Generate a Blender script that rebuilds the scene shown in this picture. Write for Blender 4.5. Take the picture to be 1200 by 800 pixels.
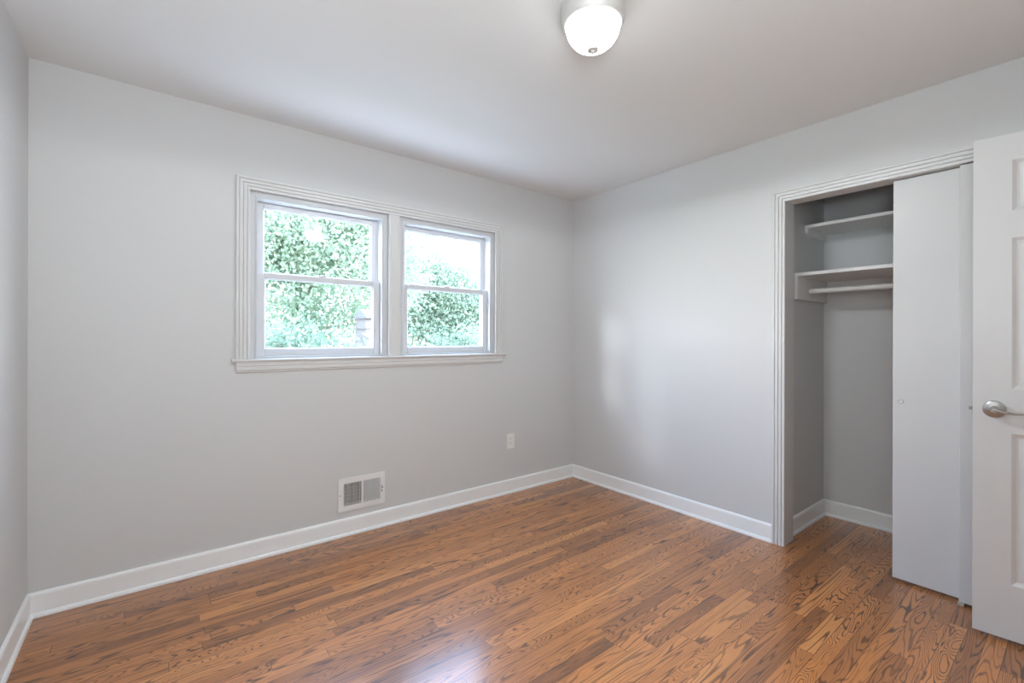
import bpy, bmesh, math, random
import numpy as np
from mathutils import Vector, Matrix

for o in list(bpy.data.objects):
    bpy.data.objects.remove(o, do_unlink=True)
S = bpy.context.scene
COL = S.collection
rad = math.radians

# ------------------------------------------------------------------ camera
F_PX, CAM_H, YAW, ROLL, CY = 536.05, 1.2273, 38.10, 0.168, 395.56
cd = bpy.data.cameras.new('camera')
cam = bpy.data.objects.new('camera', cd)
COL.objects.link(cam)
cd.sensor_width = 36.0
cd.lens = 36.0 * F_PX / 1200.0
cd.shift_y = (CY - 400.0) / 1200.0
cd.clip_start = 0.02
cam.matrix_world = (Matrix.Translation((0, 0, CAM_H)) @ Matrix.Rotation(rad(-YAW), 4, 'Z')
                    @ Matrix.Rotation(rad(90), 4, 'X') @ Matrix.Rotation(rad(ROLL), 4, 'Z'))
S.camera = cam

# ------------------------------------------------------------------ view, world, sun, large lights
S.view_settings.view_transform = 'Standard'
S.view_settings.look = 'None'
S.view_settings.gamma = 1.0
S.view_settings.use_curve_mapping = False
S.view_settings.exposure = 0.10
S.cycles.diffuse_bounces = 8
S.cycles.max_bounces = 14
S.cycles.transparent_max_bounces = 16

SKY = 18.5
w = bpy.data.worlds.new('world')
S.world = w
w.use_nodes = True
wt = w.node_tree
bg = wt.nodes['Background']
tc = wt.nodes.new('ShaderNodeTexCoord')
sp = wt.nodes.new('ShaderNodeSeparateXYZ')
rp = wt.nodes.new('ShaderNodeValToRGB')
wt.links.new(tc.outputs['Generated'], sp.inputs[0])
wt.links.new(sp.outputs['Z'], rp.inputs[0])
wt.links.new(rp.outputs[0], bg.inputs[0])
rp.color_ramp.elements[0].position = 0.0
rp.color_ramp.elements[0].color = (0.97, 0.98, 1.0, 1)
rp.color_ramp.elements[1].position = 0.50
rp.color_ramp.elements[1].color = (0.48, 0.65, 1.0, 1)
bg.inputs[1].default_value = SKY

sd = bpy.data.lights.new('sun', 'SUN')
sd.energy = 1.5
sd.angle = rad(8.5)
sd.color = (0.92, 0.95, 1.0)
sun = bpy.data.objects.new('sun', sd)
COL.objects.link(sun)
sun.rotation_euler = Vector((1.0, -0.40, -0.44)).to_track_quat('-Z', 'Y').to_euler()

# added fill light, unseen, in the hallway outside the open door
hd = bpy.data.lights.new('hallway_fill', 'AREA')
hd.shape = 'DISK'
hd.size = 0.5
hd.energy = 40.0
hd.color = (1.0, 0.97, 0.93)
hall = bpy.data.objects.new('hallway_fill', hd)
COL.objects.link(hall)
hall.location = (3.30, -1.30, 2.40)

# added fill light behind the camera, bounced off the ceiling
def fill_disk(name, loc, aim, size, watt, spread):
    fd = bpy.data.lights.new(name, 'AREA')
    fd.shape = 'DISK'; fd.size = size; fd.energy = watt; fd.spread = rad(spread)
    fd.color = (0.90, 0.965, 1.0)
    fo = bpy.data.objects.new(name, fd)
    COL.objects.link(fo)
    fo.location = loc
    fo.rotation_euler = Vector(aim).to_track_quat('-Z', 'Y').to_euler()
fill_disk('bounce_fill', (0.02, -0.20, 1.50), (0.22, 0.72, 1.0), 0.55, 28.0, 180)

LAMP_EMIT = 8.0
LAMP_WATT = 42.0

# room numbers (metres, camera above the origin)
H, D, R, L = 2.44, 2.867, 2.939, 0.430       # ceiling height, back wall y, right wall x, left wall x = -L
FRONT = -0.46                                # room face of the front wall
WT = 0.14                                    # outer wall thickness
CX1, CY1, CY0 = 3.70, 1.175, -0.46           # closet back x, closet left wall y, closet right wall y
RW = 0.115                                   # thickness of the closet wall

# ------------------------------------------------------------------ materials
def mat(name):
    m = bpy.data.materials.new(name)
    m.use_nodes = True
    return m, m.node_tree, m.node_tree.nodes['Principled BSDF']

def plain(name, col, rough=0.5, metal=0.0, spec=0.5, bump=0.0, bscale=300.0):
    m, t, b = mat(name)
    b.inputs['Base Color'].default_value = (*col, 1)
    b.inputs['Roughness'].default_value = rough
    b.inputs['Metallic'].default_value = metal
    b.inputs['Specular IOR Level'].default_value = spec
    if bump:
        g = t.nodes.new('ShaderNodeTexCoord')
        n = t.nodes.new('ShaderNodeTexNoise')
        n.inputs['Scale'].default_value = bscale
        n.inputs['Detail'].default_value = 3
        u = t.nodes.new('ShaderNodeBump')
        u.inputs['Strength'].default_value = bump
        u.inputs['Distance'].default_value = 0.002
        t.links.new(g.outputs['Object'], n.inputs['Vector'])
        t.links.new(n.outputs['Fac'], u.inputs['Height'])
        t.links.new(u.outputs['Normal'], b.inputs['Normal'])
    return m

M = {}
M['wall'] = plain('wall_paint', (0.636, 0.641, 0.640), 0.55, spec=0.35, bump=0.06, bscale=220)
M['ceiling'] = plain('ceiling_paint', (0.775, 0.785, 0.785), 0.75, spec=0.25, bump=0.05, bscale=160)
M['trim'] = plain('white_trim_lightened', (0.87, 0.885, 0.89), 0.33, bump=0.02, bscale=60)  # white trim paint, lightened so the baseboards look better lit
M['casing'] = plain('white_trim_dimmed', (0.67, 0.67, 0.665), 0.36, bump=0.02, bscale=60)  # same white trim paint, darkened so the casings look less lit
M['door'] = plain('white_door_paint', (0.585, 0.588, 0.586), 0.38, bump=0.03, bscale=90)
M['vinyl'] = plain('white_vinyl', (0.64, 0.655, 0.675), 0.35)
M['shelf'] = plain('white_shelf_paint', (0.74, 0.735, 0.725), 0.45)
M['steel'] = plain('painted_white_steel', (0.80, 0.80, 0.80), 0.4)
M['plastic'] = plain('white_plastic', (0.82, 0.81, 0.79), 0.3)
M['guide'] = plain('grey_plastic', (0.42, 0.40, 0.37), 0.5)
M['dark'] = plain('dark_cavity', (0.02, 0.02, 0.022), 0.8)
M['damper'] = plain('grey_galvanised_steel', (0.10, 0.10, 0.105), 0.6, 0.0)
M['nickel'] = plain('satin_nickel', (0.44, 0.43, 0.42), 0.30, 1.0)
M['ring'] = plain('brushed_nickel_ring', (0.66, 0.65, 0.63), 0.55, 0.5)
M['bark'] = plain('tree_bark', (0.16, 0.12, 0.09), 0.9, bump=0.6, bscale=25)
M['grass'] = plain('lawn_grass', (0.12, 0.15, 0.08), 0.9, bump=0.5, bscale=60)
M['siding'] = plain('pale_siding', (0.12, 0.105, 0.10), 0.7)
M['roofing'] = plain('grey_roofing', (0.11, 0.11, 0.11), 0.85, bump=0.5, bscale=40)

def glass_mat():
    m = bpy.data.materials.new('window_glass')
    m.use_nodes = True
    t = m.node_tree
    t.nodes.clear()
    out = t.nodes.new('ShaderNodeOutputMaterial')
    tr = t.nodes.new('ShaderNodeBsdfTransparent')
    tr.inputs[0].default_value = (0.97, 0.985, 0.98, 1)
    gl = t.nodes.new('ShaderNodeBsdfGlossy')
    gl.inputs['Roughness'].default_value = 0.02
    # thin-pane reflectance (Schlick), the same from both faces
    lw = t.nodes.new('ShaderNodeLayerWeight')
    lw.inputs[0].default_value = 0.5
    pw = t.nodes.new('ShaderNodeMath'); pw.operation = 'POWER'; pw.inputs[1].default_value = 5.0
    ma = t.nodes.new('ShaderNodeMath'); ma.operation = 'MULTIPLY_ADD'; ma.inputs[1].default_value = 0.9; ma.inputs[2].default_value = 0.02
    ma.use_clamp = True
    t.links.new(lw.outputs['Facing'], pw.inputs[0])
    t.links.new(pw.outputs[0], ma.inputs[0])
    mx = t.nodes.new('ShaderNodeMixShader')
    t.links.new(ma.outputs[0], mx.inputs[0])
    t.links.new(tr.outputs[0], mx.inputs[1])
    t.links.new(gl.outputs[0], mx.inputs[2])
    t.links.new(mx.outputs[0], out.inputs[0])
    return m
M['glass'] = glass_mat()

def lamp_glass():
    m, t, b = mat('lit_frosted_glass')
    b.inputs['Base Color'].default_value = (0.9, 0.9, 0.9, 1)
    b.inputs['Roughness'].default_value = 0.3
    b.inputs['Emission Color'].default_value = (0.93, 0.97, 1.0, 1)
    b.inputs['Emission Strength'].default_value = LAMP_EMIT
    return m
M['lampglass'] = lamp_glass()

def leaf_mat(name, a, b2):
    m = bpy.data.materials.new(name)
    m.use_nodes = True
    t = m.node_tree
    t.nodes.clear()
    out = t.nodes.new('ShaderNodeOutputMaterial')
    df = t.nodes.new('ShaderNodeBsdfDiffuse')
    tl = t.nodes.new('ShaderNodeBsdfTranslucent')
    mx = t.nodes.new('ShaderNodeMixShader')
    mx.inputs[0].default_value = 0.58
    ge = t.nodes.new('ShaderNodeNewGeometry')
    cr = t.nodes.new('ShaderNodeValToRGB')
    cr.color_ramp.elements[0].color = (*a, 1)
    cr.color_ramp.elements[1].color = (*b2, 1)
    t.links.new(ge.outputs['Random Per Island'], cr.inputs[0])
    t.links.new(cr.outputs[0], df.inputs[0])
    t.links.new(cr.outputs[0], tl.inputs[0])
    t.links.new(df.outputs[0], mx.inputs[1])
    t.links.new(tl.outputs[0], mx.inputs[2])
    t.links.new(mx.outputs[0], out.inputs[0])
    return m
M['leaf'] = leaf_mat('maple_leaves', (0.25, 0.345, 0.25), (0.36, 0.42, 0.31))
M['leaf3'] = leaf_mat('bright_leaves', (0.23, 0.32, 0.235), (0.35, 0.41, 0.31))
M['leaf2'] = leaf_mat('pale_leaves', (0.14, 0.21, 0.15), (0.27, 0.32, 0.24))

def wood_floor():
    m, t, b = mat('oak_strip_floor')
    N, K = t.nodes.new, t.links.new
    def math_(op, a, b_=None, c=None):
        n = N('ShaderNodeMath'); n.operation = op
        for i, v in enumerate((a, b_, c)):
            if v is None: continue
            if isinstance(v, (int, float)): n.inputs[i].default_value = v
            else: K(v, n.inputs[i])
        return n.outputs[0]
    uv = N('ShaderNodeUVMap'); uv.uv_map = 'board'
    su = N('ShaderNodeSeparateXYZ'); K(uv.outputs[0], su.inputs[0])
    at = N('ShaderNodeAttribute'); at.attribute_name = 'board_tone'
    sa = N('ShaderNodeSeparateColor'); K(at.outputs['Color'], sa.inputs[0])
    tone, seed, kind = sa.outputs[0], sa.outputs[1], sa.outputs[2]
    u, v = su.outputs[0], su.outputs[1]
    def noise(us, vs, zs, detail=2.0, rough=0.5, dist=0.0):      # us, vs: frequency along and across the board
        c = N('ShaderNodeCombineXYZ')
        K(math_('MULTIPLY_ADD', u, us, math_('MULTIPLY', seed, 37.0)), c.inputs[0])
        K(math_('MULTIPLY_ADD', v, vs, math_('MULTIPLY', seed, 91.0)), c.inputs[1])
        K(math_('MULTIPLY', seed, zs), c.inputs[2])
        n = N('ShaderNodeTexNoise')
        n.inputs['Scale'].default_value = 1.0
        n.inputs['Detail'].default_value = detail
        n.inputs['Roughness'].default_value = rough
        n.inputs['Distortion'].default_value = dist
        K(c.outputs[0], n.inputs['Vector'])
        return n.outputs['Fac']
    # growth rings: contour lines of a field stretched along the board
    field = noise(math_('MULTIPLY_ADD', math_('MULTIPLY', kind, kind), 3.0, 0.7), 14.0, 53.0, 1.6, 0.45, 0.25)
    count = math_('MULTIPLY_ADD', kind, 14.0, 14.0)
    ring = math_('SINE', math_('MULTIPLY', math_('MULTIPLY', field, count), 6.28318))
    rr = N('ShaderNodeMapRange'); rr.interpolation_type = 'SMOOTHSTEP'
    K(ring, rr.inputs[0])
    rr.inputs[1].default_value = 0.35; rr.inputs[2].default_value = 1.0
    patch = noise(1.6, 22.0, 71.0, 2.0, 0.5)
    pr = N('ShaderNodeMapRange'); K(patch, pr.inputs[0])
    pr.inputs[1].default_value = 0.30; pr.inputs[2].default_value = 0.66
    pr.inputs[3].default_value = 0.32; pr.inputs[4].default_value = 1.0
    grain = math_('MULTIPLY', rr.outputs[0], pr.outputs[0])
    # fine pores
    pore = noise(14.0, 420.0, 19.0, 3.0, 0.6)
    pp = N('ShaderNodeMapRange'); K(pore, pp.inputs[0])
    pp.inputs[1].default_value = 0.50; pp.inputs[2].default_value = 0.72
    blot = noise(1.7, 9.0, 29.0, 3.0, 0.6)
    base = N('ShaderNodeValToRGB')
    ce = base.color_ramp.elements
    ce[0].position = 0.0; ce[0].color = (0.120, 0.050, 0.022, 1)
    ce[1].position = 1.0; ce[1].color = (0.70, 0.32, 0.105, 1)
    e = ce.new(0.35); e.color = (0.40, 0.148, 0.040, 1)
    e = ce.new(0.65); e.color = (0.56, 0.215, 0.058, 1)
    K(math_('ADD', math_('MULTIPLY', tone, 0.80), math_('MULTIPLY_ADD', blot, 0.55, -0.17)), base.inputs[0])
    g1 = N('ShaderNodeMix'); g1.data_type = 'RGBA'; g1.blend_type = 'MIX'
    K(math_('MULTIPLY', grain, math_('MULTIPLY_ADD', kind, 0.22, 0.78)), g1.inputs[0])
    K(base.outputs[0], g1.inputs[6]); g1.inputs[7].default_value = (0.036, 0.014, 0.007, 1)
    g2 = N('ShaderNodeMix'); g2.data_type = 'RGBA'
    K(math_('MULTIPLY', pp.outputs[0], 0.38), g2.inputs[0])
    K(g1.outputs[2], g2.inputs[6]); g2.inputs[7].default_value = (0.085, 0.034, 0.015, 1)
    # seams between strips
    sv = math_('LESS_THAN', v, 0.0018)
    se = math_('LESS_THAN', u, 0.0018)
    seam = math_('MAXIMUM', sv, se)
    g3 = N('ShaderNodeMix'); g3.data_type = 'RGBA'
    K(math_('MULTIPLY', seam, 0.9), g3.inputs[0])
    K(g2.outputs[2], g3.inputs[6]); g3.inputs[7].default_value = (0.035, 0.016, 0.008, 1)
    K(g3.outputs[2], b.inputs['Base Color'])
    ro = N('ShaderNodeMapRange'); K(blot, ro.inputs[0])
    ro.inputs[3].default_value = 0.42; ro.inputs[4].default_value = 0.52
    K(ro.outputs[0], b.inputs['Roughness'])
    b.inputs['Specular IOR Level'].default_value = 0.45
    b.inputs['Coat Weight'].default_value = 1.0
    b.inputs['Coat Roughness'].default_value = 0.20
    hsum = math_('SUBTRACT', math_('MULTIPLY', math_('ADD', grain, pp.outputs[0]), -0.25), math_('MULTIPLY', seam, 1.0))
    bp = N('ShaderNodeBump'); bp.inputs['Strength'].default_value = 0.22; bp.inputs['Distance'].default_value = 0.001
    K(hsum, bp.inputs['Height']); K(bp.outputs[0], b.inputs['Normal'])
    return m
M['floor'] = wood_floor()

# ------------------------------------------------------------------ helpers
def tag(o, label=None, cat=None, group=None, kind=None):
    if label: o['label'] = label
    if cat: o['category'] = cat
    if group: o['group'] = group
    if kind: o['kind'] = kind
    return o

def obj(name, bm, m, parent=None, smooth=False, recalc=True):
    if recalc:
        bmesh.ops.recalc_face_normals(bm, faces=bm.faces[:])
    me = bpy.data.meshes.new(name)
    bm.to_mesh(me); bm.free()
    if m is not None: me.materials.append(m)
    if smooth:
        for p in me.polygons: p.use_smooth = True
        try: me.set_sharp_from_angle(angle=rad(38))
        except Exception: pass
    o = bpy.data.objects.new(name, me)
    COL.objects.link(o)
    if parent is not None: o.parent = parent
    return o

def empty(name, loc=(0, 0, 0), rz=0.0, parent=None):
    o = bpy.data.objects.new(name, None)
    o.location = loc; o.rotation_euler = (0, 0, rz)
    o.empty_display_size = 0.1
    COL.objects.link(o)
    if parent is not None: o.parent = parent
    return o

def structure(name, bm, m, label, cat):
    return tag(obj(name, bm, m), label, cat, kind='structure')

def box(bm, x0, x1, y0, y1, z0, z1, bev=0.0, seg=2):
    v = [bm.verts.new(p) for p in ((x0,y0,z0),(x1,y0,z0),(x1,y1,z0),(x0,y1,z0),(x0,y0,z1),(x1,y0,z1),(x1,y1,z1),(x0,y1,z1))]
    f = [bm.faces.new([v[i] for i in q]) for q in ((0,3,2,1),(4,5,6,7),(0,1,5,4),(1,2,6,5),(2,3,7,6),(3,0,4,7))]
    if bev:
        es = list({e for q in f for e in q.edges})
        bmesh.ops.bevel(bm, geom=es, offset=bev, segments=seg, affect='EDGES', profile=0.5)
    return v

def bx(*a, **k):
    bm = bmesh.new(); box(bm, *a, **k); return bm

def lathe(bm, prof, n=48, mtx=None):
    """prof: list of (radius, height) turned about local Z."""
    rings = []
    for r, z in prof:
        if r < 1e-6:
            rings.append([bm.verts.new((0, 0, z))])
        else:
            rings.append([bm.verts.new((r*math.cos(2*math.pi*i/n), r*math.sin(2*math.pi*i/n), z)) for i in range(n)])
    for a, b in zip(rings, rings[1:]):
        for i in range(n):
            j = (i+1) % n
            if len(a) == 1 and len(b) == 1: continue
            if len(a) == 1: bm.faces.new((a[0], b[i], b[j]))
            elif len(b) == 1: bm.faces.new((a[i], a[j], b[0]))
            else: bm.faces.new((a[i], a[j], b[j], b[i]))
    if mtx is not None:
        bmesh.ops.transform(bm, matrix=mtx, verts=[v for r in rings for v in r])

def tube(bm, pts, rx, rz=None, n=12):
    """tube through points; elliptical section (rx across, rz along the up direction)"""
    pts = [Vector(p) for p in pts]
    rz = rz or rx
    k = len(pts)
    rs = []
    for i, p in enumerate(pts):
        t = (pts[min(i+1, k-1)] - pts[max(i-1, 0)]).normalized()
        up = Vector((0, 0, 1)) if abs(t.z) < 0.9 else Vector((0, 1, 0))
        s = t.cross(up).normalized(); u = s.cross(t).normalized()
        a = rx[i] if isinstance(rx, (list, tuple)) else rx
        b = rz[i] if isinstance(rz, (list, tuple)) else rz
        rs.append([bm.verts.new(p + s*a*math.cos(2*math.pi*j/n) + u*b*math.sin(2*math.pi*j/n)) for j in range(n)])
    for a, b in zip(rs, rs[1:]):
        for j in range(n):
            bm.faces.new((a[j], a[(j+1) % n], b[(j+1) % n], b[j]))
    bm.faces.new(rs[0]); bm.faces.new(rs[-1])

def sweep(bm, path, prof, to3d, closed=False):
    """mitred moulding: path = 2D points, prof = (offset to the left of travel, depth); to3d(a, b, depth)"""
    n = len(path)
    P = [Vector((p[0], p[1])) for p in path]
    def nrm(a, b):
        d = (b - a).normalized(); return Vector((-d.y, d.x))
    secs = []
    for i in range(n):
        if closed:
            n1, n2 = nrm(P[i-1], P[i]), nrm(P[i], P[(i+1) % n])
        else:
            n1 = nrm(P[i-1], P[i]) if i else nrm(P[0], P[1])
            n2 = nrm(P[i], P[i+1]) if i < n-1 else n1
        m = (n1 + n2) / (1.0 + n1.dot(n2))
        secs.append([bm.verts.new(to3d(*(P[i] + m*o), d)) for o, d in prof])
    k = len(prof)
    for i in range(n if closed else n-1):
        a, b = secs[i], secs[(i+1) % n]
        for j in range(k):
            bm.faces.new((a[j], a[(j+1) % k], b[(j+1) % k], b[j]))
    if not closed:
        bm.faces.new(secs[0]); bm.faces.new(secs[-1])

def wall_holes(a0, a1, z0, z1, t0, t1, holes, to3d):
    """solid wall in a grid with rectangular holes; to3d(a, z, t)"""
    bm = bmesh.new()
    As = sorted({a0, a1, *[h[0] for h in holes], *[h[1] for h in holes]})
    Zs = sorted({z0, z1, *[h[2] for h in holes], *[h[3] for h in holes]})
    full = lambda i, j: (0 <= i < len(As)-1 and 0 <= j < len(Zs)-1 and not any(
        h[0]-1e-6 <= As[i] and As[i+1] <= h[1]+1e-6 and h[2]-1e-6 <= Zs[j] and Zs[j+1] <= h[3]+1e-6 for h in holes))
    vs = {}
    def V(i, j, k):
        if (i, j, k) not in vs: vs[i, j, k] = bm.verts.new(to3d(As[i], Zs[j], (t0, t1)[k]))
        return vs[i, j, k]
    for i in range(len(As)-1):
        for j in range(len(Zs)-1):
            if not full(i, j): continue
            for k in (0, 1):
                bm.faces.new((V(i,j,k), V(i+1,j,k), V(i+1,j+1,k), V(i,j+1,k)))
            if not full(i-1, j): bm.faces.new((V(i,j,0), V(i,j+1,0), V(i,j+1,1), V(i,j,1)))
            if not full(i+1, j): bm.faces.new((V(i+1,j,0), V(i+1,j+1,0), V(i+1,j+1,1), V(i+1,j,1)))
            if not full(i, j-1): bm.faces.new((V(i,j,0), V(i+1,j,0), V(i+1,j,1), V(i,j,1)))
            if not full(i, j+1): bm.faces.new((V(i,j+1,0), V(i+1,j+1,0), V(i+1,j+1,1), V(i,j+1,1)))
    return bm

# ------------------------------------------------------------------ room shell
XO = CX1 + 0.10                       # outer x of the closet
# openings in the back wall: window pair and floor register duct
WIN = (0.404, 2.089, 1.090, 2.047)
VENT = (0.918, 1.166, 0.178, 0.324)
structure('wall_back', wall_holes(-L-WT, XO, 0, H, D, D+WT, [WIN, VENT], lambda a, z, t: (a, t, z)), M['wall'],
          'light grey painted back wall with the double window', 'wall')
structure('wall_left', wall_holes(FRONT, D, 0, H, -L-WT, -L, [], lambda a, z, t: (t, a, z)), M['wall'],
          'light grey painted wall along the left edge of the photo', 'wall')
CLO = (-0.392, 1.152, 0.0, 2.062)     # rough closet opening in the right wall (y0, y1, z0, z1)
structure('wall_right', wall_holes(FRONT, D, 0, H, R, R+RW, [CLO], lambda a, z, t: (t, a, z)), M['wall'],
          'light grey painted right wall around the closet opening', 'wall')
DOOR = (2.00, 2.835, 0.0, 2.085)
structure('wall_front', wall_holes(-L-WT, XO, 0, H, FRONT-0.12, FRONT, [DOOR], lambda a, z, t: (a, t, z)), M['wall'],
          'light grey painted wall behind the camera with the doorway', 'wall')
structure('wall_closet_left', bx(R+RW, XO, CY1, CY1+0.10, 0, H), M['wall'], 'grey painted side wall inside the closet', 'wall')
structure('wall_closet_back', bx(CX1, XO, FRONT, CY1, 0, H), M['wall'], 'grey painted back wall inside the closet', 'wall')
HY = -1.95
bm = bmesh.new()
box(bm, 1.2, XO, HY-0.1, HY, 0, H); box(bm, 1.1, 1.2, HY-0.1, FRONT-0.12, 0, H); box(bm, XO-0.1, XO, HY, FRONT-0.12, 0, H)
structure('wall_hallway', bm, M['wall'], 'light grey hallway walls beyond the open bedroom door', 'wall')
structure('ceiling', bx(-L-WT, XO, HY-0.1, D+WT, H, H+0.12), M['ceiling'], 'smooth light grey painted ceiling', 'ceiling')

# oak strip floor: one face per board
def build_floor():
    rng = random.Random(11)
    bm = bmesh.new()
    uvl = bm.loops.layers.uv.new('board')
    cl = bm.loops.layers.float_color.new('board_tone')
    WB, Y0 = 0.057, 0.842
    X0, X1, YB, YT = -L-WT, XO, HY-0.1, D+WT
    # boards that stand out in the photo: (y inside the row, x0, x1, tone, ring density)
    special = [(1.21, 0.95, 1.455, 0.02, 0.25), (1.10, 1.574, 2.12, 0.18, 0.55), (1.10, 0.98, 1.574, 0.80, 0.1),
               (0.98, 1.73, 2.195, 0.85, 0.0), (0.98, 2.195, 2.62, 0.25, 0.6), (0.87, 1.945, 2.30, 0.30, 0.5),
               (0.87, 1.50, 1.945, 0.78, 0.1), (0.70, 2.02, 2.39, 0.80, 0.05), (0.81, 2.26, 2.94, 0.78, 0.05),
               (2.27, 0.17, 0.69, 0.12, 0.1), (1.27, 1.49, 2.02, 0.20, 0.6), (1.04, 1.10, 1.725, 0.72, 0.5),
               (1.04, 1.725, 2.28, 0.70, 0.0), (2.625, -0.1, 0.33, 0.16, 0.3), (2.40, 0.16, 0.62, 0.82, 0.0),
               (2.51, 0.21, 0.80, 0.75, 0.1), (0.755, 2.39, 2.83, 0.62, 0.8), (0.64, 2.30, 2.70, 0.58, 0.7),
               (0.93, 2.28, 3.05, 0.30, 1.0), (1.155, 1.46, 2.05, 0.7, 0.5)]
    k = math.floor((YB - Y0) / WB)
    y = Y0 + k*WB
    while y < YT - 1e-6:
        ya, yb = max(y, YB), min(y + WB, YT)
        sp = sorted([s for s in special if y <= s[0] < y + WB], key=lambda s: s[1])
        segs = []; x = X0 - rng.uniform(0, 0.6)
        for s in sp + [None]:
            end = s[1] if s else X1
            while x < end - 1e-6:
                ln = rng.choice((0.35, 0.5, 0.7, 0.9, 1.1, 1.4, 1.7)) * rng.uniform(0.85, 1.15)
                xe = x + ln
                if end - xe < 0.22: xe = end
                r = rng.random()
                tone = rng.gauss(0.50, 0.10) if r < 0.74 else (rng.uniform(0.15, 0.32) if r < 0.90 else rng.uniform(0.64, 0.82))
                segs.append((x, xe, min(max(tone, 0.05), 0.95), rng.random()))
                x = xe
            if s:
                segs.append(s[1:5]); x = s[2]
        for xa, xb, tone, kind in segs:
            xs, xe = max(xa, X0), min(xb, X1)
            if xe - xs < 1e-4: continue
            f = bm.faces.new([bm.verts.new(p) for p in ((xs,ya,0),(xe,ya,0),(xe,yb,0),(xs,yb,0))])
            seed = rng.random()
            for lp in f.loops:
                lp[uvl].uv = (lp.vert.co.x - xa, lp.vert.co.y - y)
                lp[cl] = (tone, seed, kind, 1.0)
        y += WB
    o = [bm.verts.new(p) for p in ((X0,YB,-0.1),(X1,YB,-0.1),(X1,YT,-0.1),(X0,YT,-0.1),(X0,YB,-.001),(X1,YB,-.001),(X1,YT,-.001),(X0,YT,-.001))]
    for q in ((3,2,1,0),(0,1,5,4),(1,2,6,5),(2,3,7,6),(3,0,4,7)):
        bm.faces.new([o[i] for i in q])
    ob = obj('floor', bm, M['floor'], recalc=False)
    return tag(ob, 'glossy brown oak strip floor with dark grain', 'floor', kind='structure')
build_floor()

# ------------------------------------------------------------------ baseboards
BASE = [(0, 0), (0.0225, 0), (0.0225, 0.006), (0.0205, 0.012), (0.0165, 0.0165), (0.0120, 0.0185), (0.0120, 0.090),
        (0.0110, 0.0985), (0.0075, 0.1045), (0.0035, 0.107), (0, 0.107)]
def baseboard(name, p0, p1, m0, m1, label):
    """from p0 to p1 with the room on the left of travel; m0/m1: 1 = inside corner mitre, 0 = square end"""
    p0, p1 = Vector(p0), Vector(p1)
    d = (p1 - p0).normalized(); n = Vector((-d.y, d.x))
    bm = bmesh.new()
    a = [bm.verts.new((*(p0 + n*o + d*o*m0), z)) for o, z in BASE]
    b = [bm.verts.new((*(p1 + n*o - d*o*m1), z)) for o, z in BASE]
    k = len(BASE)
    for j in range(k):
        bm.faces.new((a[j], a[(j+1) % k], b[(j+1) % k], b[j]))
    bm.faces.new(a); bm.faces.new(b)
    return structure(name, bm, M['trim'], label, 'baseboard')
baseboard('baseboard_back', (R, D), (-L, D), 1, 1, 'long white baseboard under the window along the back wall')
baseboard('baseboard_left', (-L, D), (-L, FRONT), 1, 1, 'white baseboard at the bottom left corner of the photo')
baseboard('baseboard_right', (R, 1.197), (R, D), 0, 1, 'white baseboard between the back corner and the closet casing')
baseboard('baseboard_closet_left', (CX1, CY1), (R+RW, CY1), 1, 0, 'white baseboard along the side wall inside the closet')
baseboard('baseboard_closet_back', (CX1, FRONT), (CX1, CY1), 0, 1, 'white baseboard along the back wall inside the closet')
baseboard('baseboard_front', (-L, FRONT), (1.935, FRONT), 1, 0, 'white baseboard along the wall behind the camera')

# ------------------------------------------------------------------ closet casing and jamb
FLUTE = [(0, 0), (0, 0.010), (0.003, 0.0125), (0.012, 0.0125), (0.0135, 0.0065), (0.0165, 0.0065), (0.018, 0.0145), (0.031, 0.0145),
         (0.032, 0.0085), (0.035, 0.0085), (0.0365, 0.0165), (0.050, 0.0165), (0.051, 0.0105), (0.054, 0.0105), (0.0555, 0.018),
         (0.064, 0.018), (0.067, 0.0165), (0.067, 0)]
bm = bmesh.new()
# path in (y, z) with outward offset to the left of travel; y decreases to the right in the view
sweep(bm, [(-0.37, 0), (-0.37, 2.035), (1.130, 2.035), (1.130, 0)], [(o, d) for o, d in FLUTE],
      lambda a, b, d: (R - d, a, b))
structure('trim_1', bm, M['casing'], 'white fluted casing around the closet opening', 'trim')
bm = bmesh.new()
box(bm, R, R+RW+0.012, 1.132, 1.152, 0, 2.042)
box(bm, R, R+RW+0.012, -0.392, -0.372, 0, 2.042)
box(bm, R, R+RW+0.012, -0.392, 1.152, 2.042, 2.062)
structure('trim_2', bm, M['casing'], 'white flat jamb lining the closet opening', 'trim')

# doorway lining behind the camera
bm = bmesh.new()
box(bm, 2.00, 2.02, FRONT-0.12, FRONT, 0, 2.065); box(bm, 2.815, 2.835, FRONT-0.12, FRONT, 0, 2.065); box(bm, 2.00, 2.835, FRONT-0.12, FRONT, 2.065, 2.085)
sweep(bm, [(2.82, 0), (2.82, 2.07), (2.005, 2.07), (2.005, 0)][::-1], FLUTE, lambda a, b, d: (a, FRONT + d, b))
structure('trim_3', bm, M['casing'], 'white casing of the bedroom doorway behind the camera', 'trim')

# ------------------------------------------------------------------ window casing, stool, apron
bm = bmesh.new()
ZS = 1.1065                                        # top of the stool
sweep(bm, [(0.416, ZS), (0.416, 2.035), (2.077, 2.035), (2.077, ZS)], FLUTE, lambda a, b, d: (a, D - d, b))
MUL = [(1.214, 0), (1.214, 0.010), (1.218, 0.0125), (1.226, 0.0125), (1.228, 0.015), (1.277, 0.015), (1.279, 0.0125), (1.287, 0.0125), (1.291, 0.010), (1.291, 0)]
a = [bm.verts.new((x, D - d, ZS)) for x, d in MUL]; b = [bm.verts.new((x, D - d, 2.035)) for x, d in MUL]
for j in range(len(MUL)):
    k = (j+1) % len(MUL); bm.faces.new((a[j], a[k], b[k], b[j]))
bm.faces.new(a); bm.faces.new(b)
structure('trim_4', bm, M['casing'], 'white fluted casing and mullion around the double window', 'trim')

bm = bmesh.new()
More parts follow.
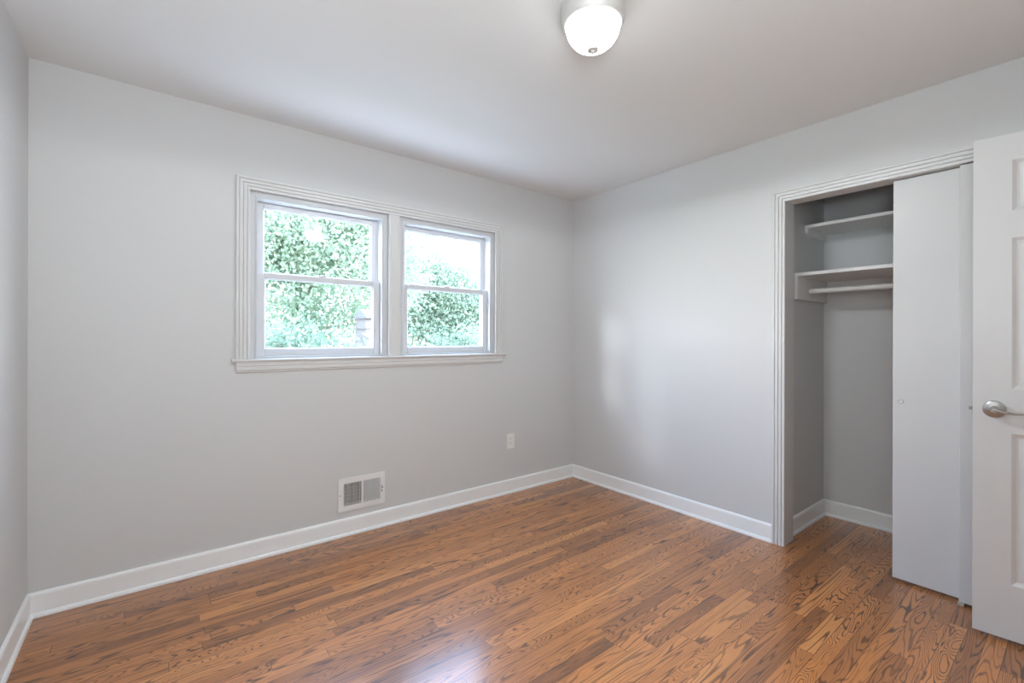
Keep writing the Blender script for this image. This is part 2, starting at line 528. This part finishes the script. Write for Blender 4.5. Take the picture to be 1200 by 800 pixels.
# stool with a rounded nose, apron with a stepped profile
st = [(D+0.020, 1.090), (D-0.019, 1.090), (D-0.027, 1.092), (D-0.030, 1.098), (D-0.027, 1.1045), (D-0.019, ZS), (D+0.020, ZS)]
# the stool body passes through the wall opening; its horns lie on the wall face
def prism(bm, x0, x1, prof):
    a = [bm.verts.new((x0, y, z)) for y, z in prof]; b = [bm.verts.new((x1, y, z)) for y, z in prof]
    for j in range(len(prof)):
        k = (j+1) % len(prof); bm.faces.new((a[j], a[k], b[k], b[j]))
    bm.faces.new(a); bm.faces.new(b)
prism(bm, WIN[0], WIN[1], st)
horn = [(D, 1.090)] + st[1:6] + [(D, ZS)]
prism(bm, 0.330, WIN[0], horn); prism(bm, WIN[1], 2.170, horn)
ap = [(D, 1.090), (D-0.017, 1.090), (D-0.017, 1.068), (D-0.0135, 1.066), (D-0.0135, 1.062), (D-0.015, 1.060), (D-0.015, 1.046), (D-0.010, 1.040), (D-0.010, 1.036), (D-0.006, 1.031), (D, 1.031)]
prism(bm, 0.352, 2.146, ap)
structure('trim_5', bm, M['casing'], 'white window stool and stepped apron below the double window', 'trim')

# ------------------------------------------------------------------ windows
def ring4(bm, x0, x1, z0, z1, gx0, gx1, gz0, gz1, y0, y1, bev=0.002):
    box(bm, x0, gx0, y0, y1, z0, z1, bev); box(bm, gx1, x1, y0, y1, z0, z1, bev)
    box(bm, gx0, gx1, y0, y1, z0, gz0, bev); box(bm, gx0, gx1, y0, y1, gz1, z1, bev)
def window(name, x0, x1, label):
    root = tag(empty(name, ((x0+x1)/2, D, ZS)), label, 'window', kind='structure')
    off = Vector(root.location)
    def add(nm, bm, m, parent, smooth=False):
        bmesh.ops.translate(bm, verts=bm.verts[:], vec=-off)
        o = obj(nm, bm, m, None, smooth)
        o.parent = parent
        return o
    Y = D
    # vinyl frame: face set back from the casing, deep channel to the outside
    bm = bmesh.new()
    fx0, fx1, fz0, fz1 = x0-0.012, x1+0.012, ZS, 2.047
    ix0, ix1, iz0, iz1 = x0+0.040, x1-0.040, 1.1195, 2.000
    ring4(bm, fx0, fx1, fz0, fz1, ix0, ix1, iz0, iz1, Y+0.020, Y+WT+0.01, 0.0015)
    sweep(bm, [(ix0, iz0), (ix1, iz0), (ix1, iz1), (ix0, iz1)][::-1], [(0.0, 0), (0.012, 0), (0.012, 0.006), (0.004, 0.010), (0.0, 0.010)],
          lambda a, b, d: (a, Y+0.020-d, b), closed=True)
    # parting stops between the two sash tracks
    box(bm, ix0, ix0+0.010, Y+0.079, Y+0.084, iz0, iz1); box(bm, ix1-0.010, ix1, Y+0.079, Y+0.084, iz0, iz1)
    add('window_frame', bm, M['vinyl'], root)
    def sash(y0, y1, z0, z1, rb, rt, lock):
        gx0, gx1, gz0, gz1 = ix0+0.042, ix1-0.042, z0+rb, z1-rt
        bm = bmesh.new()
        ring4(bm, ix0+0.001, ix1-0.001, z0, z1, gx0, gx1, gz0, gz1, y0, y1, 0.003)
        sweep(bm, [(gx0, gz0), (gx1, gz0), (gx1, gz1), (gx0, gz1)], [(-0.001, 0.004), (0.006, 0.013), (0.006, 0.020), (-0.001, 0.020)],
              lambda a, b, d: (a, y0+d, b), closed=True)
        s = add('sash', bm, M['vinyl'], root)
        pb = bx(gx0-0.001, gx1+0.001, y0+0.014, y0+0.018, gz0-0.001, gz1+0.001)
        add('pane', pb, M['glass'], s)
        if lock:
            bm = bmesh.new()
            cx = (ix0+ix1)/2
            box(bm, cx-0.024, cx+0.024, y0+0.006, y1, z1, z1+0.006, 0.002)
            lathe(bm, [(0, 0.006), (0.010, 0.006), (0.010, 0.014), (0.007, 0.016), (0, 0.016)], 16, Matrix.Translation((cx, (y0+y1)/2+0.003, z1)))
            box(bm, cx-0.004, cx+0.026, y0+0.004, y0+0.012, z1+0.006, z1+0.012, 0.002)
            add('sash_lock', bm, M['vinyl'], s)
            bm = bmesh.new()
            for q in (gx0+0.015, gx1-0.055):
                box(bm, q, q+0.040, y0+0.008, y1-0.004, z1, z1+0.004, 0.0015)
            add('tilt_latch', bm, M['vinyl'], s)
        return s
    sash(Y+0.045, Y+0.077, iz0, 1.592, 0.040, 0.031, True)
    sash(Y+0.086, Y+0.118, 1.563, iz1-0.001, 0.034, 0.030, False)
    return root
window('window_1', 0.416, 1.214, 'left white double-hung window filled with green leaves')
window('window_2', 1.291, 2.077, 'right white double-hung window with white sky at its upper right')
# post between the two units, in the wall opening
structure('trim_6', bx(1.226, 1.279, D, D+WT, ZS, 2.047), M['vinyl'], 'white post behind the mullion between the two windows', 'trim')

# ------------------------------------------------------------------ closet sliding doors
def sliding_door(name, x, y0, y1, label, pull):
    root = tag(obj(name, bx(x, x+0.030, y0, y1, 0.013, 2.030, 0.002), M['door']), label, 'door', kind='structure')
    if pull:
        bm = bmesh.new()
        mtx = Matrix.Translation((x-0.0006, y1-0.030, 0.912)) @ Matrix.Rotation(rad(-90), 4, 'Y')
        lathe(bm, [(0, 0.0008), (0.0085, 0.0008), (0.0098, 0.0030), (0.0122, 0.0034), (0.0132, 0.0022), (0.0135, 0.0), (0, 0.0)], 28, mtx)
        obj('finger_pull', bm, M['door'], root, True)
    return root
sliding_door('door_2', 2.972, -0.122, 0.638, 'flat white sliding closet door half covering the closet shelves', True)
sliding_door('door_3', 2.934, -0.368, 0.388, 'flat white sliding closet door mostly hidden behind the open panelled door', False)
bm = bmesh.new()
box(bm, R+0.005, R+0.100, -0.370, 1.130, 2.036, 2.042)
structure('trim_7', bm, M['steel'], 'sliding door track under the closet header', 'trim')
# little floor guide at the corner of the front sliding door
bm = bmesh.new()
box(bm, 2.928, 3.006, 0.370, 0.390, 0.0, 0.004, 0.001); box(bm, 2.928, 2.9325, 0.370, 0.390, 0.004, 0.016, 0.001)
box(bm, 2.9655, 2.9705, 0.370, 0.390, 0.004, 0.016, 0.001)
g = obj('door_guide', bm, M['guide'])
tag(g, 'small grey plastic floor guide under the sliding closet doors', 'door guide')

# ------------------------------------------------------------------ closet shelves and rod
def upper_shelf():
    t = tag(empty('closet_shelf', (3.352, 0.4, 1.905)), 'upper narrow white shelf high in the closet on a curved cleat', 'shelf', 'closet shelves')
    off = t.location
    b = bx(3.352, CX1, CY0, CY1, 1.947, 1.967, 0.0015); bmesh.ops.translate(b, verts=b.verts[:], vec=-Vector(off)); obj('board', b, M['shelf'], t)
    bm = bmesh.new()
    pr = [(3.356, 1.947), (3.356, 1.922), (3.362, 1.914), (3.372, 1.912), (3.380, 1.906), (3.392, 1.903), (3.415, 1.900), (CX1, 1.900), (CX1, 1.947)]
    a = [bm.verts.new((x, CY1-0.019, z)) for x, z in pr]; c = [bm.verts.new((x, CY1, z)) for x, z in pr]
    for j in range(len(pr)):
        k = (j+1) % len(pr); bm.faces.new((a[j], a[k], c[k], c[j]))
    bm.faces.new(a); bm.faces.new(c)
    bmesh.ops.translate(bm, verts=bm.verts[:], vec=-Vector(off)); obj('cleat', bm, M['shelf'], t)
def lower_shelf():
    t = tag(empty('closet_shelf', (3.190, 0.4, 1.475)), 'lower deep white shelf in the closet above the hanging rod', 'shelf', 'closet shelves')
    off = Vector(t.location)
    b = bx(3.190, CX1, CY0, CY1, 1.620, 1.640, 0.0015); bmesh.ops.translate(b, verts=b.verts[:], vec=-off); obj('board', b, M['shelf'], t)
    b = bx(3.190, CX1, CY1-0.019, CY1, 1.475, 1.620, 0.002); bmesh.ops.translate(b, verts=b.verts[:], vec=-off); obj('cleat', b, M['shelf'], t)
upper_shelf(); lower_shelf()
bm = bmesh.new()
mt = Matrix.Translation((3.385, CY0, 1.536)) @ Matrix.Rotation(rad(-90), 4, 'X')
lathe(bm, [(0, 0), (0.0155, 0), (0.0155, CY1-0.019-CY0), (0, CY1-0.019-CY0)], 24, mt)
tag(obj('closet_rod', bm, M['shelf'], None, True), 'round white hanging rod below the lower closet shelf', 'rod')

# ------------------------------------------------------------------ bedroom door, swung open against the closet
LW, LT, LZ0, LZ1 = 0.762, 0.035, 0.017, 2.055
def leaf_door():
    bm = bmesh.new()
    # local: x = from the latch edge towards the hinge, y = 0 room face .. LT back face, z up
    cols = [(0.110, 0.336), (0.426, 0.652)]
    rows = [(0.238, 0.847), (1.026, 1.636), (1.743, 1.949)]
    for face, sgn in ((0.0, 1), (LT, -1)):
        xs = sorted({0.0, LW, *[c for q in cols for c in q]}); zs = sorted({LZ0, LZ1, *[c for q in rows for c in q]})
        for i in range(len(xs)-1):
            for j in range(len(zs)-1):
                x0, x1, z0, z1 = xs[i], xs[i+1], zs[j], zs[j+1]
                if (x0, x1) in cols and (z0, z1) in rows:
                    # moulded recess and raised field
                    steps = [(0, 0), (0.005, 0.003), (0.013, 0.0085), (0.020, 0.0095), (0.026, 0.0085), (0.050, 0.0015), (0.053, 0.001)]
                    loops = []
                    for o, d in steps:
                        y = face + sgn*d
                        loops.append([bm.verts.new(p) for p in ((x0+o,y,z0+o),(x1-o,y,z0+o),(x1-o,y,z1-o),(x0+o,y,z1-o))])
                    for a, b in zip(loops, loops[1:]):
                        for q in range(4):
                            bm.faces.new((a[q], a[(q+1) % 4], b[(q+1) % 4], b[q]))
                    bm.faces.new(loops[-1])
                else:
                    bm.faces.new([bm.verts.new(p) for p in ((x0,face,z0),(x1,face,z0),(x1,face,z1),(x0,face,z1))])
    c = [(0,0),(LW,0),(LW,LT),(0,LT)]
    for i in (1, 3):                      # hinge edge and latch edge
        (xa, ya), (xb, yb) = c[i], c[(i+1) % 4]
        bm.faces.new([bm.verts.new(p) for p in ((xa,ya,LZ0),(xb,yb,LZ0),(xb,yb,LZ1),(xa,ya,LZ1))])
    for z in (LZ0, LZ1):
        bm.faces.new([bm.verts.new((x, y, z)) for x, y in c])
    bmesh.ops.remove_doubles(bm, verts=bm.verts[:], dist=1e-5)
    d = obj('door_1', bm, M['door'])
    tag(d, 'open white six-panel door with nickel lever at the right edge', 'door', kind='structure')
    ang = rad(-85.0)                      # local +x runs towards the camera side along the closet
    d.matrix_world = Matrix.Translation((2.705, 0.317, 0)) @ Matrix.Rotation(ang, 4, 'Z')
    # local y must point to the closet side: x' = (sin5, -cos5), y' = (cos5, sin5)
    # lever handle
    bm = bmesh.new()
    RX, RZ = 0.062, 0.941
    m = Matrix.Translation((RX, 0, RZ)) @ Matrix.Rotation(rad(90), 4, 'X')
    lathe(bm, [(0, 0), (0.0345, 0), (0.0345, 0.003), (0.0325, 0.0075), (0.026, 0.0105), (0.018, 0.0125), (0.0145, 0.014), (0.0135, 0.022), (0.013, 0.040), (0, 0.040)], 40, m)
    h = obj('door_handle', bm, M['nickel'], d, True)
    bm = bmesh.new()
    pts, ra, rb = [], [], []
    for i in range(19):
        s = i / 18.0
        x = RX - 0.012 + 0.128*s
        z = RZ + 0.010 - 0.004*s + (-0.0125*math.sin(min(s*1.25, 1.0)*math.pi*0.95)*0.9 if s > 0 else 0) - 0.013*s
        y = -0.046 - 0.004*math.sin(s*math.pi)
        pts.append((x, y, z))
        ra.append(0.0105*(1-0.28*s) if 0 < i < 18 else 0.006)
        rb.append(0.0085*(1-0.60*min(s*1.6, 1.0)) if 0 < i < 18 else 0.0026)
    tube(bm, pts, ra, rb, 14)
    obj('lever', bm, M['nickel'], h, True)
    bm = bmesh.new()
    lathe(bm, [(0, 0.036), (0.0125, 0.036), (0.0132, 0.040), (0.0132, 0.054), (0.011, 0.057), (0.0062, 0.057), (0.0058, 0.061), (0.0030, 0.0625), (0, 0.0625)], 24, m)
    obj('lock_button', bm, M['nickel'], h, True)
    # latch on the free edge
    bm = bmesh.new()
    box(bm, -0.0012, 0.0, 0.005, LT-0.005, 0.909, 0.966, 0.0005)
    box(bm, -0.0125, -0.001, 0.0115, 0.0235, 0.930, 0.945, 0.0015)
    obj('latch', bm, M['nickel'], d)
    for z in (0.22, 1.03, 1.86):
        bm = bmesh.new()
        lathe(bm, [(0, 0), (0.0065, 0), (0.0065, 0.089), (0, 0.089)], 14, Matrix.Translation((LW+0.004, -0.004, z)))
        box(bm, LW-0.0005, LW+0.0012, 0.0, 0.030, z, z+0.089)
        obj('hinge', bm, M['nickel'], d, True)
    return d
leaf_door()

# ------------------------------------------------------------------ ceiling light
def ceiling_light(loc):
    t = tag(empty('ceiling_light', loc), 'round flush ceiling light with nickel ring and lit white glass bowl', 'ceiling light')
    bm = bmesh.new()
    lathe(bm, [(0, 0), (0.1110, 0), (0.1150, -0.003), (0.1165, -0.008), (0.1150, -0.013), (0.1115, -0.016), (0.1120, -0.022), (0.1150, -0.032),
               (0.1150, -0.048), (0.1115, -0.066), (0.1065, -0.076), (0.1015, -0.0795), (0.0985, -0.0780), (0.0985, -0.060), (0, -0.058)], 72)
    obj('ring', bm, M['ring'], t, True)
    bm = bmesh.new()
    pr = [(0.0980, -0.062)]
    for i in range(0, 15):
        a = i/14.0*math.pi/2
        pr.append((0.0980*math.cos(a)**0.92 if i < 14 else 0.0, -0.078 - 0.090*math.sin(a)))
    lathe(bm, pr, 64)
    obj('glass_bowl', bm, M['lampglass'], t, True)
    bm = bmesh.new()
    lathe(bm, [(0, -0.163), (0.0185, -0.164), (0.0205, -0.1665), (0.0185, -0.170), (0.0090, -0.173), (0.0065, -0.177), (0.004, -0.180), (0, -0.181)], 28)
    obj('finial', bm, M['ring'], t, True)
    ld = bpy.data.lights.new('lamp_light', 'SPOT')
    ld.energy = LAMP_WATT; ld.spot_size = rad(180); ld.spot_blend = 0.10; ld.shadow_soft_size = 0.08
    ld.color = (0.90, 0.96, 1.0)
    lo = bpy.data.objects.new('lamp_light', ld); COL.objects.link(lo)
    lo.location = (loc[0], loc[1], loc[2] - 0.187)
ceiling_light((1.254, 1.128, H))

# ------------------------------------------------------------------ wall register
def register():
    vx, vz = 1.0425, 0.151
    t = tag(empty('wall_register', (vx, D, vz)), 'white steel air register on the back wall just above the baseboard', 'air vent')
    off = Vector(t.location)
    def add(nm, bm, m, par=t):
        bmesh.ops.translate(bm, verts=bm.verts[:], vec=-off); return obj(nm, bm, m, par)
    x0, x1, z0, z1 = 0.8935, 1.1915, 0.151, 0.353
    op = [(0.924, 1.036, 0.182, 0.320), (1.048, 1.160, 0.182, 0.320)]
    bm = wall_holes(x0, x1, z0, z1, D-0.007, D-0.0055, op, lambda a, z, tt: (a, tt, z))
    for (a0, a1, b0, b1) in ((x0, x1, z0, z0+0.002), (x0, x1, z1-0.002, z1), (x0, x0+0.002, z0, z1), (x1-0.002, x1, z0, z1)):
        box(bm, a0, a1, D-0.0068, D, b0, b1)
    add('faceplate', bm, M['steel'])
    for (a0, a1, b0, b1), lean in ((op[0], 1), (op[1], -1)):
        n = 9
        for i in range(n):
            c = a0 + (i+0.5)*(a1-a0)/n
            bm = bmesh.new()
            hx, hy, th = (0.0040 if lean > 0 else -0.0026), 0.0048, 0.0012
            q = [(c-hx-th, D-0.0058), (c-hx+th, D-0.0058), (c+hx+th, D-0.0058+2*hy), (c+hx-th, D-0.0058+2*hy)]
            a = [bm.verts.new((x, y, b0-0.001)) for x, y in q]; b = [bm.verts.new((x, y, b1+0.001)) for x, y in q]
            for j in range(4):
                bm.faces.new((a[j], a[(j+1) % 4], b[(j+1) % 4], b[j]))
            bm.faces.new(a); bm.faces.new(b)
            add('louver', bm, M['steel'])
    bm = bmesh.new()
    for i in range(6):
        z = 0.182 + (i+0.5)*0.138/6
        box(bm, 0.920, 1.164, D+0.012, D+0.0135, z-0.0045, z+0.0045)
    add('damper', bm, M['damper'])
    bm = bmesh.new()
    e = 0.0
    box(bm, 0.9182, 1.1658, D+0.060, D+0.062, 0.1782, 0.3238)
    add('duct_back', bm, M['dark'])
    bm = bmesh.new()
    box(bm, 1.1690, 1.1735, D-0.0074, D-0.0066, 0.226, 0.266)
    add('lever_slot', bm, M['dark'])
    bm = bmesh.new()
    box(bm, 1.1685, 1.1765, D-0.014, D-0.007, 0.243, 0.250, 0.001)
    add('damper_lever', bm, M['steel'])
    for x in (0.9065, 1.1790):
        bm = bmesh.new()
        lathe(bm, [(0, 0.0016), (0.0022, 0.0014), (0.0034, 0.0), (0, 0)], 14, Matrix.Translation((x, D-0.007, 0.252)) @ Matrix.Rotation(rad(90), 4, 'X'))
        add('screw', bm, M['damper'])
register()

# ------------------------------------------------------------------ outlet
def outlet():
    cx, cz = 2.2335, 0.4085
    t = tag(empty('wall_outlet', (cx, D, cz)), 'white electrical outlet plate on the back wall near the corner', 'outlet')
    bm = wall_holes(-0.035, 0.035, -0.057, 0.057, -0.006, 0.0, [(-0.0172, 0.0172, -0.034, 0.034)], lambda a, z, tt: (a, tt, z))
    es = [e for e in bm.edges if all(abs(v.co.y+0.006) < 1e-6 for v in e.verts) and len(e.link_faces) == 2
          and any(abs(f.normal.y) < 0.5 for f in e.link_faces)]
    bm.normal_update()
    es = [e for e in bm.edges if all(abs(v.co.y+0.006) < 1e-6 for v in e.verts) and any(abs(f.normal.y) < 0.5 for f in e.link_faces)]
    bmesh.ops.bevel(bm, geom=es, offset=0.002, segments=2, affect='EDGES')
    obj('faceplate', bm, M['plastic'], t)
    o = obj('receptacle', bx(-0.0165, 0.0165, -0.0050, 0.0, -0.0333, 0.0333, 0.0012), M['plastic'], t)
    for s in (-1, 1):
        bm = bmesh.new()
        c = s*0.0175
        box(bm, -0.0076, -0.0056, -0.0054, -0.0046, c-0.001, c+0.0075); box(bm, 0.0056, 0.0076, -0.0054, -0.0046, c, c+0.0070)
        lathe(bm, [(0, 0.0008), (0.0026, 0.0008), (0.0026, 0), (0, 0)], 14, Matrix.Translation((0, -0.0046, c-0.0065)) @ Matrix.Rotation(rad(90), 4, 'X'))
        obj('socket_slots', bm, M['dark'], o)
    for z in (-0.0485, 0.0485):
        bm = bmesh.new()
        lathe(bm, [(0, 0.0012), (0.002, 0.001), (0.003, 0), (0, 0)], 14, Matrix.Translation((0, -0.006, z)) @ Matrix.Rotation(rad(90), 4, 'X'))
        obj('screw', bm, M['plastic'], t)
outlet()

# ------------------------------------------------------------------ outdoors
GZ = -0.6
bm = bmesh.new()
box(bm, -30, 30, D+WT+0.02, 45, GZ-0.3, GZ)
structure('ground', bm, M['grass'], 'green lawn outside below the windows', 'lawn')

M['pale_slab'] = plain('pale_reflector', (0.78, 0.71, 0.61), 0.9, bump=0.2, bscale=30)  # unseen pale slab added to reflect daylight up onto the ceiling
structure('reflector', bx(-8, 12, D+WT+0.02, 5.2, GZ, GZ+0.03), M['pale_slab'], 'pale slab outside below the windows, added to bounce daylight indoors', 'reflector')

def foliage(name, m, parent, blobs, n, size, seed, origin):
    """leaves scattered in clumps over ellipsoid crowns; each leaf a folded six-point blade"""
    rng = np.random.default_rng(seed)
    vol = np.array([b[3]*b[4]*b[5] for b in blobs]); vol = vol**(2/3); vol /= vol.sum()
    cs = []
    for b, f in zip(blobs, vol):
        k = int(n*f)
        nc = max(8, k//42)
        d = rng.normal(size=(nc, 3)); d /= np.linalg.norm(d, axis=1)[:, None]
        rr = rng.uniform(0.45, 1.0, nc)**0.6
        cl = d*rr[:, None]*np.array(b[3:6]) + np.array(b[0:3])
        idx = rng.integers(0, nc, k)
        cs.append(cl[idx] + rng.normal(size=(k, 3))*np.array([0.20, 0.17, 0.15]))
    c = np.concatenate(cs) - np.array(origin)
    n = len(c)
    yaw = rng.uniform(0, 2*np.pi, n); pit = rng.normal(-0.5, 0.45, n); rol = rng.normal(0, 0.6, n)
    s = size*rng.uniform(0.65, 1.3, n)
    ax = np.stack([np.cos(yaw)*np.cos(pit), np.sin(yaw)*np.cos(pit), np.sin(pit)], 1)
    sd0 = np.stack([-np.sin(yaw), np.cos(yaw), np.zeros(n)], 1)
    up = np.cross(ax, sd0)
    sd_ = sd0*np.cos(rol)[:, None] + up*np.sin(rol)[:, None]
    up = np.cross(ax, sd_)
    loc = [(0, 0, 0), (0.42, 0.30, 0.07), (0.42, -0.30, 0.07), (0.42, 0, 0), (1.0, 0, -0.06)]
    V = np.stack([c + s[:, None]*(ax*l[0] + sd_*l[1] + up*l[2]) for l in loc], 1).reshape(-1, 3)
    tri = np.array([(0, 3, 1), (0, 2, 3), (3, 4, 1), (3, 2, 4)])
    Fc = (np.arange(n)[:, None, None]*5 + tri[None]).reshape(-1)
    me = bpy.data.meshes.new(name)
    me.vertices.add(len(V)); me.vertices.foreach_set('co', V.astype(np.float32).ravel())
    me.loops.add(len(Fc)); me.loops.foreach_set('vertex_index', Fc.astype(np.int32))
    me.polygons.add(len(Fc)//3); me.polygons.foreach_set('loop_start', np.arange(0, len(Fc), 3, dtype=np.int32))
    me.update(calc_edges=True); me.validate()
    me.materials.append(m)
    o = bpy.data.objects.new(name, me); COL.objects.link(o); o.parent = parent
    return o

def tree(name, base, top, blobs, n, size, seed, m, label, r=0.10):
    t = tag(empty(name, (base[0], base[1], GZ)), label, 'tree', 'trees and shrubs outside the window')
    org = (base[0], base[1], GZ)
    foliage('foliage', m, t, blobs, n, size, seed, org)
    bm = bmesh.new()
    hgt = top - GZ
    pts = [(0.05*math.sin(i*1.7)*i/6, 0.05*math.cos(i*1.3)*i/6, hgt*i/7.0) for i in range(8)]
    tube(bm, pts, [r*(1-0.09*i) for i in range(8)], None, 10)
    obj('trunk', bm, M['bark'], t, True)
    rng = random.Random(seed)
    for b in blobs:
        for q in range(2):
            bm = bmesh.new()
            h0 = hgt*rng.uniform(0.3, 0.8)
            e = Vector((b[0]-base[0] + rng.uniform(-.5, .5)*b[3], b[1]-base[1] + rng.uniform(-.4, .4)*b[4], b[2]-GZ + rng.uniform(-.2, .5)*b[5]))
            mid = Vector((e.x*0.45, e.y*0.45, h0 + (e.z-h0)*0.35))
            tube(bm, [(0, 0, h0), mid*0.5 + Vector((0, 0, h0))*0.5, mid, (mid+e)/2 + Vector((0, 0, 0.05)), e], [r*0.45, r*0.38, r*0.3, r*0.2, 0.008], None, 7)
            obj('branch', bm, M['bark'], t, True)
    return t
tree('broadleaf_tree', (2.0, 8.6), 4.6, [(1.6, 8.4, 3.9, 2.1, 1.0, 1.9), (2.7, 8.1, 2.5, 1.5, 0.8, 1.5), (1.0, 8.0, 1.9, 1.5, 0.8, 1.5), (3.3, 8.6, 3.2, 1.0, 0.7, 1.2)],
     52000, 0.075, 3, M['leaf'], 'tall broadleaf tree filling the left window', 0.14)
tree('broadleaf_tree', (6.2, 11.1), 3.4, [(5.4, 11.0, 2.9, 1.05, 0.7, 1.5), (6.6, 11.1, 2.1, 1.25, 0.7, 1.4), (7.5, 11.2, 1.5, 1.3, 0.7, 1.45), (5.3, 10.9, 1.1, 1.3, 0.7, 1.0)],
     46000, 0.088, 5, M['leaf3'], 'pale tree filling the right window below the white sky', 0.10)
tree('leafy_shrub', (1.5, 5.6), 0.6, [(1.1, 5.6, 0.62, 0.7, 0.3, 0.66), (1.95, 5.6, 0.50, 0.45, 0.3, 0.60)],
     12000, 0.065, 8, M['leaf2'], 'leafy shrub low behind the left window', 0.04)
tree('leafy_shrub', (4.2, 6.4), 0.6, [(3.95, 6.4, 0.66, 0.42, 0.25, 0.70), (4.75, 6.4, 0.50, 0.65, 0.25, 0.68)],
     12000, 0.065, 9, M['leaf2'], 'leafy shrub low behind the right window', 0.04)
tree('distant_tree', (0.6, 14.8), 4.5, [(-1.0, 14.8, 3.5, 2.4, 0.9, 2.6), (2.2, 14.9, 3.0, 2.4, 0.9, 3.0), (5.2, 14.9, 1.2, 2.4, 0.9, 1.9)],
     26000, 0.13, 12, M['leaf3'], 'farther pale tree seen between the nearer leaves', 0.2)

# pale garden shed half hidden by the mullion and the shrubs
def shed():
    x0, x1, y0, y1, zt = 2.40, 2.98, 6.45, 6.85, 1.50
    t = tag(empty('garden_shed', ((x0+x1)/2, (y0+y1)/2, GZ)), 'pale narrow garden shed among the leaves at the left window edge', 'shed')
    off = Vector(t.location)
    def add(nm, bm, m):
        bmesh.ops.translate(bm, verts=bm.verts[:], vec=-off); return obj(nm, bm, m, t)
    bm = bmesh.new()
    z = GZ
    while z < zt - 0.01:
        zz = min(z+0.13, zt)
        v = []
        for (a0, a1, c0, c1, zz_) in ((x0-.012, x1+.012, y0-.012, y1+.012, z), (x0, x1, y0, y1, zz)):
            v.append([bm.verts.new(p) for p in ((a0,c0,zz_),(a1,c0,zz_),(a1,c1,zz_),(a0,c1,zz_))])
        for q in range(4):
            bm.faces.new((v[0][q], v[0][(q+1) % 4], v[1][(q+1) % 4], v[1][q]))
        bm.faces.new(v[0]); bm.faces.new(v[1])
        z = zz
    add('siding', bm, M['siding'])
    bm = bmesh.new()
    pr = [(y0-0.06, zt), (y1+0.06, zt), (y1+0.06, zt+0.03), ((y0+y1)/2, zt+0.14), (y0-0.06, zt+0.03)]
    prism(bm, x0-0.02, x1+0.02, pr)
    add('roof', bm, M['roofing'])
shed()

# daylight portal at the windows (only guides sampling, gives no light of its own)
pd = bpy.data.lights.new('window_portal', 'AREA')
pd.shape = 'RECTANGLE'; pd.size = 1.70; pd.size_y = 0.98
pd.cycles.is_portal = True
po = bpy.data.objects.new('window_portal', pd)
COL.objects.link(po)
po.location = ((WIN[0]+WIN[1])/2, D+WT+0.03, (WIN[2]+WIN[3])/2)
po.rotation_euler = (rad(-90), 0, 0)
